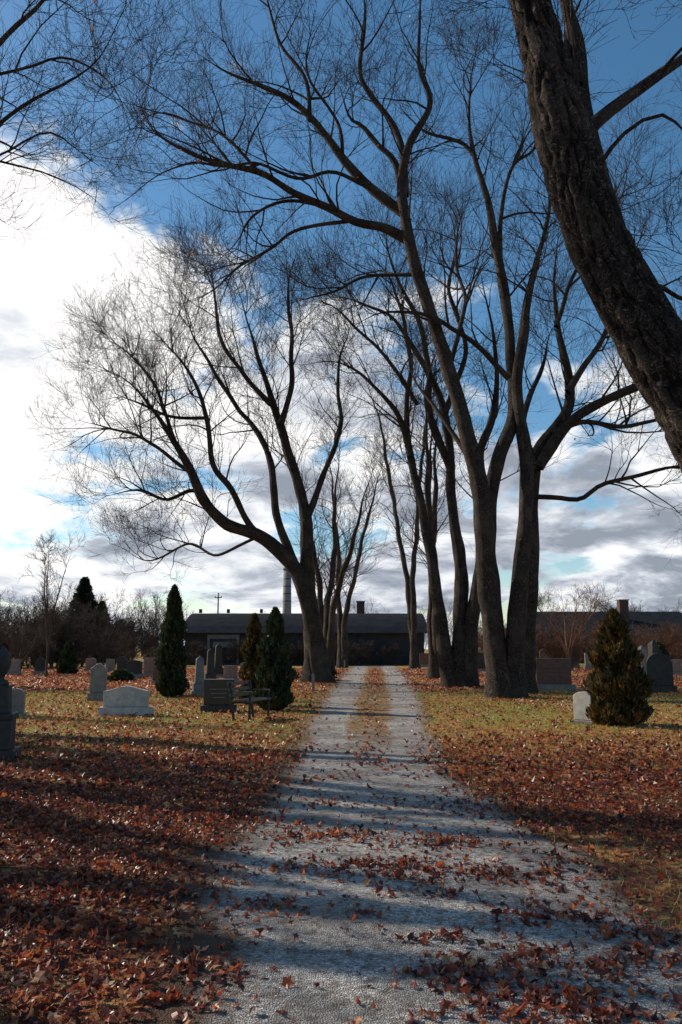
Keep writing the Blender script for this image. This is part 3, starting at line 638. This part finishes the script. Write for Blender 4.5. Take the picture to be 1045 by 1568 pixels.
x0,x1=W(800,1000,86)[0],W(1110,1000,86)[0]; e=empty("brick_hall",((x0+x1)/2,86,0)); w=x1-x0
box(e,"walls",(0,6,1.4),(w,12,2.9),M_brick,0)
bm=bmesh.new(); a=[bm.verts.new(v) for v in [(-w/2-.4,-.5,2.86),(w/2+.4,-.5,2.86),(w/2+.4,12.5,2.86),(-w/2-.4,12.5,2.86),(-w/2+2,6,5.7),(w/2-2,6,5.7)]]
for f in [(0,1,5,4),(1,2,5),(2,3,4,5),(3,0,4),(3,2,1,0)]: bm.faces.new([a[i] for i in f])
child(e,"roof",bm,M_roof)
for i,fx in enumerate(np.linspace(-0.42,0.42,8)):
    box(e,"window_frame_%d"%i,(fx*w,-0.03,1.6),(1.2,0.07,1.2),M_trim,0.01); box(e,"window_pane_%d"%i,(fx*w,-0.08,1.6),(1.0,0.03,1.0),M_glass,0)
cx=W(957,940,89)[0]-e.location.x; box(e,"chimney",(cx,3.5,5.0),(1.0,0.9,3.6),M_brick,0.02); box(e,"chimney_cap",(cx,3.5,6.86),(1.2,1.1,0.12),M_conc,0.02)
e=empty("smokestack",(W(440,900,130)[0],130,0)); lathe(e,"stack",[(0.85,0),(0.75,6),(0.62,14.2)],M_conc); lathe(e,"rim",[(0.72,14.2),(0.72,14.5),(0.5,14.5)],M_conc)
for i in range(4): lathe(e,"band_%d"%i,[(0.72-0.02*i,9+i*1.2),(0.72-0.02*i,9.15+i*1.2)],M_iron)
e=empty("utility_pole",(W(335,900,100)[0],100,0)); lathe(e,"pole",[(0.13,0),(0.08,8.4)],M_wood,10); box(e,"crossarm",(0,0,7.8),(0.9,0.1,0.12),M_wood,0.01)
for i in (-0.4,0.4): lathe(e,"insulator",[(0.05,7.87),(0.06,7.95),(0.03,8.02)],M_conc,8,c=(i,0,0))
# ------------------------------------------------------------ light + sky
AZ=math.radians(-62); EL=math.radians(31)
sd=Vector((math.sin(AZ)*math.cos(EL),math.cos(AZ)*math.cos(EL),math.sin(EL)))
sl=bpy.data.lights.new("sun",'SUN'); sl.energy=5; sl.angle=math.radians(0.5); sl.color=(1,0.92,0.78)
so=bpy.data.objects.new("sun",sl); scene.collection.objects.link(so); so.rotation_euler=(-sd).to_track_quat('-Z','Y').to_euler()
w=bpy.data.worlds.new("World"); scene.world=w; w.use_nodes=True; t=NT(w.node_tree)
sky=t.n('ShaderNodeTexSky'); sky.sky_type='NISHITA'; sky.sun_disc=False; sky.sun_elevation=EL; sky.sun_rotation=AZ; sky.air_density=1.0; sky.dust_density=0.3; sky.ozone_density=2.0
skc=t.n('ShaderNodeHueSaturation',{'Hue':0.492,'Saturation':1.22,'Value':1.0,'Color':sky.outputs[0]}).outputs[0]
g=t.n('ShaderNodeTexCoord').outputs['Generated']; s=t.n('ShaderNodeSeparateXYZ',{0:g}); x_,y_,z_=s.outputs
az=t.m('ARCTAN2',x_,y_); el=t.m('ARCSINE',z_)
azc=t.m('MINIMUM',t.m('MAXIMUM',az,-0.8),0.8)
zz=t.m('ADD',t.m('MAXIMUM',z_,0.0),0.22)
vec=t.n('ShaderNodeCombineXYZ',{0:t.m('DIVIDE',x_,zz),1:t.m('DIVIDE',y_,zz),2:0.0}).outputs[0]
n1=t.noise(vec,2.0,6,0.58,0.25)
n2=t.noise(t.n('ShaderNodeMapping',{'Vector':vec,'Location':(3.1,1.7,0.4)}).outputs[0],2.1,6,0.6,0.3)
bias=t.m('DIVIDE',t.m('SUBTRACT',t.m('SUBTRACT',0.43,t.m('MULTIPLY',azc,0.40)),el),0.16)
bias=t.m('MINIMUM',t.m('MAXIMUM',bias,-0.62),0.9)
clear=t.n('ShaderNodeMapRange',{0:y_,1:-0.1,2:0.35,3:-1.8,4:0.0}).outputs[0]  # clouds thinned in the unseen sky behind the camera to cut fill light
d=t.m('ADD',n1,t.m('MULTIPLY',t.m('ADD',bias,clear),0.14))
dens_=t.n('ShaderNodeMapRange',{0:d,1:0.49,2:0.60,3:0.0,4:1.0},interpolation_type='SMOOTHSTEP').outputs[0]
bd=Vector((math.sin(math.radians(-30))*math.cos(math.radians(20)),math.cos(math.radians(-30))*math.cos(math.radians(20)),math.sin(math.radians(20))))
dot=t.n('ShaderNodeVectorMath',{0:g,1:tuple(bd)},operation='DOT_PRODUCT').outputs['Value']
glow=t.n('ShaderNodeMapRange',{0:dot,1:0.84,2:0.985,3:0.0,4:1.0},interpolation_type='SMOOTHSTEP').outputs[0]
low=t.n('ShaderNodeMapRange',{0:el,1:0.02,2:0.3,3:0.0,4:0.08}).outputs[0]
br=t.m('ADD',t.m('ADD',t.m('ADD',t.m('ADD',t.m('MULTIPLY',t.m('SUBTRACT',n2,0.5),2.1),0.5),t.m('MULTIPLY',glow,0.20)),low),t.m('MULTIPLY',t.m('SUBTRACT',1.0,dens_),0.25))
ccol=t.ramp(br,[(0.32,(0.31,0.35,0.42)),(0.48,(0.52,0.56,0.64)),(0.62,(0.84,0.87,0.92)),(0.78,(1.15,1.14,1.12))])
skyb=t.n('ShaderNodeBackground',{'Color':skc,'Strength':0.13})
clb=t.n('ShaderNodeBackground',{'Color':ccol,'Strength':1.0})
mx=t.n('ShaderNodeMixShader',{0:dens_,1:skyb.outputs[0],2:clb.outputs[0]})
t.n('ShaderNodeOutputWorld',{'Surface':mx.outputs[0]})
